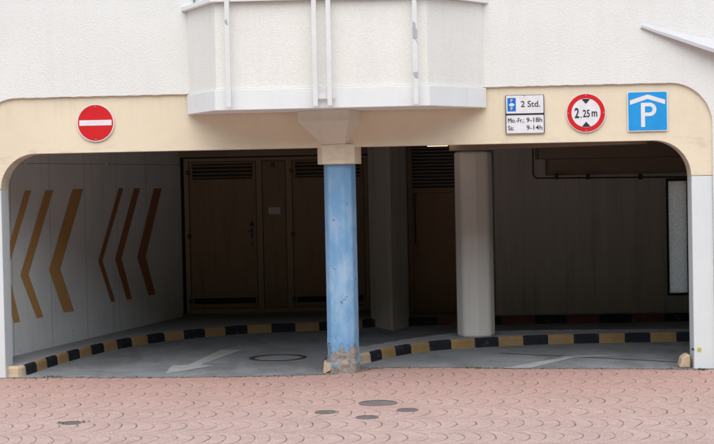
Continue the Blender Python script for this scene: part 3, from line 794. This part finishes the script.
def circ(cx, cz, r, n=48): return [(cx+r*math.cos(2*math.pi*i/n), cz+r*math.sin(2*math.pi*i/n)) for i in range(n)]
def bolts(e, pts):
    for x, z in pts:
        m = MB(); m.prism(disc((x, z), .008, 12, YS-.006), (0, .005, 0)); m.build('bolt', M['salu'], e)
def clamps(e, cx, cz, h):
    for s in (-1, 1):
        m = MB(); m.box(cx-.03, cx+.03, YS+.005, YF, cz+s*h-.015, cz+s*h+.015); m.build('bracket', M['salu'], e)
# no entry
p = at_y(95.5, 122.8, YS); r = 18.9*(p-CAM).dot(f0)/F
e = empty('no_entry_sign', (p.x, YS, p.z), 'round red no entry sign with white bar on the cream lintel', 'sign')
plate(e, circ(p.x, p.z, r), 'plate', M['swhite'], YS, .004); plate(e, circ(p.x, p.z, r-.012), 'red_field', M['red'], YS-.002)
plate(e, [(p.x-.187, p.z-.031), (p.x+.187, p.z-.031), (p.x+.187, p.z+.031), (p.x-.187, p.z+.031)], 'white_bar', M['swhite'], YS-.004)
bolts(e, [(p.x, p.z+r-.03), (p.x, p.z-r+.03)]); clamps(e, p.x, p.z, .12)
# height limit
p = at_y(586, 112.8, YS); r = 19.6*(p-CAM).dot(f0)/F
e = empty('height_limit_sign', (p.x, YS, p.z), 'round white sign with red ring reading 2.25 m', 'sign')
plate(e, circ(p.x, p.z, r), 'plate', M['swhite'], YS, .004); plate(e, circ(p.x, p.z, r-.008), 'red_ring', M['red'], YS-.002)
plate(e, circ(p.x, p.z, r*.735), 'white_field', M['swhite'], YS-.004)
ri = r*.735
def seg_tri(s):
    pts = []
    for i in range(7):
        a = R(90+(-15+30*i/6)); pts.append((p.x+(ri-.004)*math.cos(a)*1.15, p.z+s*(ri-.004)*math.sin(a)))
    pts.append((p.x, p.z+s*(ri-.062))); return pts
for s in (1, -1): plate(e, seg_tri(s), 'arrow_mark', M['sblack'], YS-.0055, .001)
cz = p.z-.0
text_mesh('2', p.x-.128, p.x-.077, cz-.058, cz+.058, YS-.0058, M['sblack'], e, bold=.025)
text_mesh('.', p.x-.062, p.x-.048, cz-.056, cz-.040, YS-.0058, M['sblack'], e)
text_mesh('25', p.x-.036, p.x+.042, cz-.05, cz+.035, YS-.0058, M['sblack'], e, bold=.02)
text_mesh('m', p.x+.062, p.x+.125, cz-.045, cz+.015, YS-.0058, M['sblack'], e, bold=.02)
bolts(e, [(p.x, p.z+r-.022), (p.x, p.z-r+.022), (p.x-r+.022, p.z), (p.x+r-.022, p.z)]); clamps(e, p.x, p.z, .12)
# parking sign
p = at_y(647.6, 111.2, YS); k = (p-CAM).dot(f0)/F; w = 40*k
e = empty('parking_sign', (p.x, YS, p.z), 'square blue sign with white P under a roof mark', 'sign')
plate(e, rrect(p.x, p.z, w, w, .02), 'plate', M['swhite'], YS, .004); plate(e, rrect(p.x, p.z, w-.02, w-.02, .014), 'blue_field', M['sblue'], YS-.002)
plate(e, [(p.x-.195, p.z+.075), (p.x-.195, p.z+.125), (p.x, p.z+.188), (p.x+.195, p.z+.125), (p.x+.195, p.z+.075), (p.x, p.z+.138)], 'roof_mark', M['swhite'], YS-.004)
m = MB(); lx = p.x-.052; 
m.box(lx-.022, lx+.022, YS-.0042, YS-.002, p.z-.175, p.z+.095)
oc = [(lx+.022, p.z+.095), (lx+.075, p.z+.095)] + arc(lx+.075, p.z+.020, .075, 90, -90, 16) + [(lx+.022, p.z-.055)]
ic = [(lx+.022, p.z-.015), (lx+.072, p.z-.015)] + arc(lx+.072, p.z+.020, .035, -90, 90, 16) + [(lx+.022, p.z+.055)]
q = [(x, z) for x, z in oc] + ic
m.prism([Vector((x, YS-.0042, z)) for x, z in oc[:-1]+[(lx+.022, p.z-.055)]+ic], (0, .0022, 0))
m.build('letter_p', M['swhite'], e)
bolts(e, [(p.x, p.z+w/2-.016), (p.x, p.z-w/2+.016)]); clamps(e, p.x, p.z, .13)
# parking hours
p = at_y(524.9, 114.2, YS); k = (p-CAM).dot(f0)/F; w = 39.4*k; h = 39.2*k
e = empty('parking_hours_sign', (p.x, YS, p.z), 'white plate with black border giving parking times 2 Std. Mo.-Fr. 9-18h', 'sign')
plate(e, rrect(p.x, p.z, w, h, .018), 'plate', M['swhite'], YS, .004); plate(e, rrect(p.x, p.z, w-.006, h-.006, .016), 'border', M['sblack'], YS-.0015)
plate(e, rrect(p.x, p.z+h*.25+.001, w-.026, h/2-.020, .01), 'upper_field', M['swhite'], YS-.003); plate(e, rrect(p.x, p.z-h*.25-.001, w-.026, h/2-.020, .01), 'lower_field', M['swhite'], YS-.003)
bxx = p.x-w/2+.075; bzz = p.z+h*.25+.0
plate(e, [(bxx-.047, bzz-.075), (bxx+.047, bzz-.075), (bxx+.047, bzz+.075), (bxx-.047, bzz+.075)], 'disc_symbol', M['dblue'], YS-.0045)
plate(e, [(bxx-.034, bzz-.004), (bxx+.034, bzz-.004), (bxx+.026, bzz+.008), (bxx+.012, bzz+.014), (bxx, bzz+.020), (bxx-.012, bzz+.014), (bxx-.026, bzz+.008)], 'disc_mark', M['swhite'], YS-.006)
plate(e, [(bxx-.018, bzz-.018), (bxx+.018, bzz-.018), (bxx+.03, bzz-.005), (bxx-.03, bzz-.005)], 'disc_mark', M['swhite'], YS-.006)
text_mesh('P', bxx-.011, bxx+.011, bzz+.028, bzz+.062, YS-.006, M['swhite'], e, bold=.02)
text_mesh('P', bxx-.011, bxx+.011, bzz-.062, bzz-.028, YS-.006, M['swhite'], e, bold=.02)
x0, x1 = p.x-w/2, p.x+w/2
text_mesh('2 Std.', x0+.178, x1-.05, bzz-.03, bzz+.04, YS-.0045, M['sblack'], e, bold=.012)
zr = p.z-.063
text_mesh('Mo.-Fr.:', x0+.03, x0+.21, zr-.030, zr+.022, YS-.0045, M['sblack'], e, bold=0)
text_mesh('Mo.-Fr.:', x0+.033, x0+.213, zr-.030, zr+.022, YS-.0048, M['sblack'], e, bold=0)
text_mesh('9-18h', x0+.238, x1-.03, zr-.028, zr+.024, YS-.0045, M['sblack'], e, bold=.015)
zr = p.z-.150
text_mesh('Sa:', x0+.03, x0+.095, zr-.028, zr+.024, YS-.0045, M['sblack'], e, bold=.015)
text_mesh('9-14h', x0+.238, x1-.03, zr-.028, zr+.024, YS-.0045, M['sblack'], e, bold=.015)
bolts(e, [(p.x, p.z+h/2-.008), (p.x, p.z-h/2+.008)]); clamps(e, p.x, p.z, .12)

# ------------------------------------------------------------------ light
w = bpy.data.worlds.new('World'); sc.world = w; w.use_nodes = True
nt = w.node_tree; nt.nodes.clear()
sky = nt.nodes.new('ShaderNodeTexSky'); sky.sky_type = 'NISHITA'; sky.sun_disc = False
EL, AZ = R(57), R(181)      # azimuth measured clockwise from +Y: sun behind the camera, slightly to the left
sky.sun_elevation = EL; sky.sun_rotation = AZ; sky.air_density = 1.0; sky.dust_density = 1.5; sky.ozone_density = 1.0
bg = nt.nodes.new('ShaderNodeBackground'); bg.inputs[1].default_value = .11
out = nt.nodes.new('ShaderNodeOutputWorld'); nt.links.new(sky.outputs[0], bg.inputs[0]); nt.links.new(bg.outputs[0], out.inputs[0])
su = bpy.data.lights.new('sun', 'SUN'); su.energy = 1.5; su.angle = R(85); su.color = (1, .93, .82)
so_ = bpy.data.objects.new('sun', su); COL.objects.link(so_)
d = Vector((math.sin(AZ)*math.cos(EL), math.cos(AZ)*math.cos(EL), math.sin(EL)))
so_.rotation_euler = d.to_track_quat('Z', 'Y').to_euler()
vs_ = sc.view_settings; vs_.view_transform = 'Standard'; vs_.look = 'None'; vs_.gamma = 1; vs_.exposure = 1.0; vs_.use_curve_mapping = False
sc.render.engine = 'CYCLES'
sc.cycles.max_bounces = 8; sc.cycles.diffuse_bounces = 5
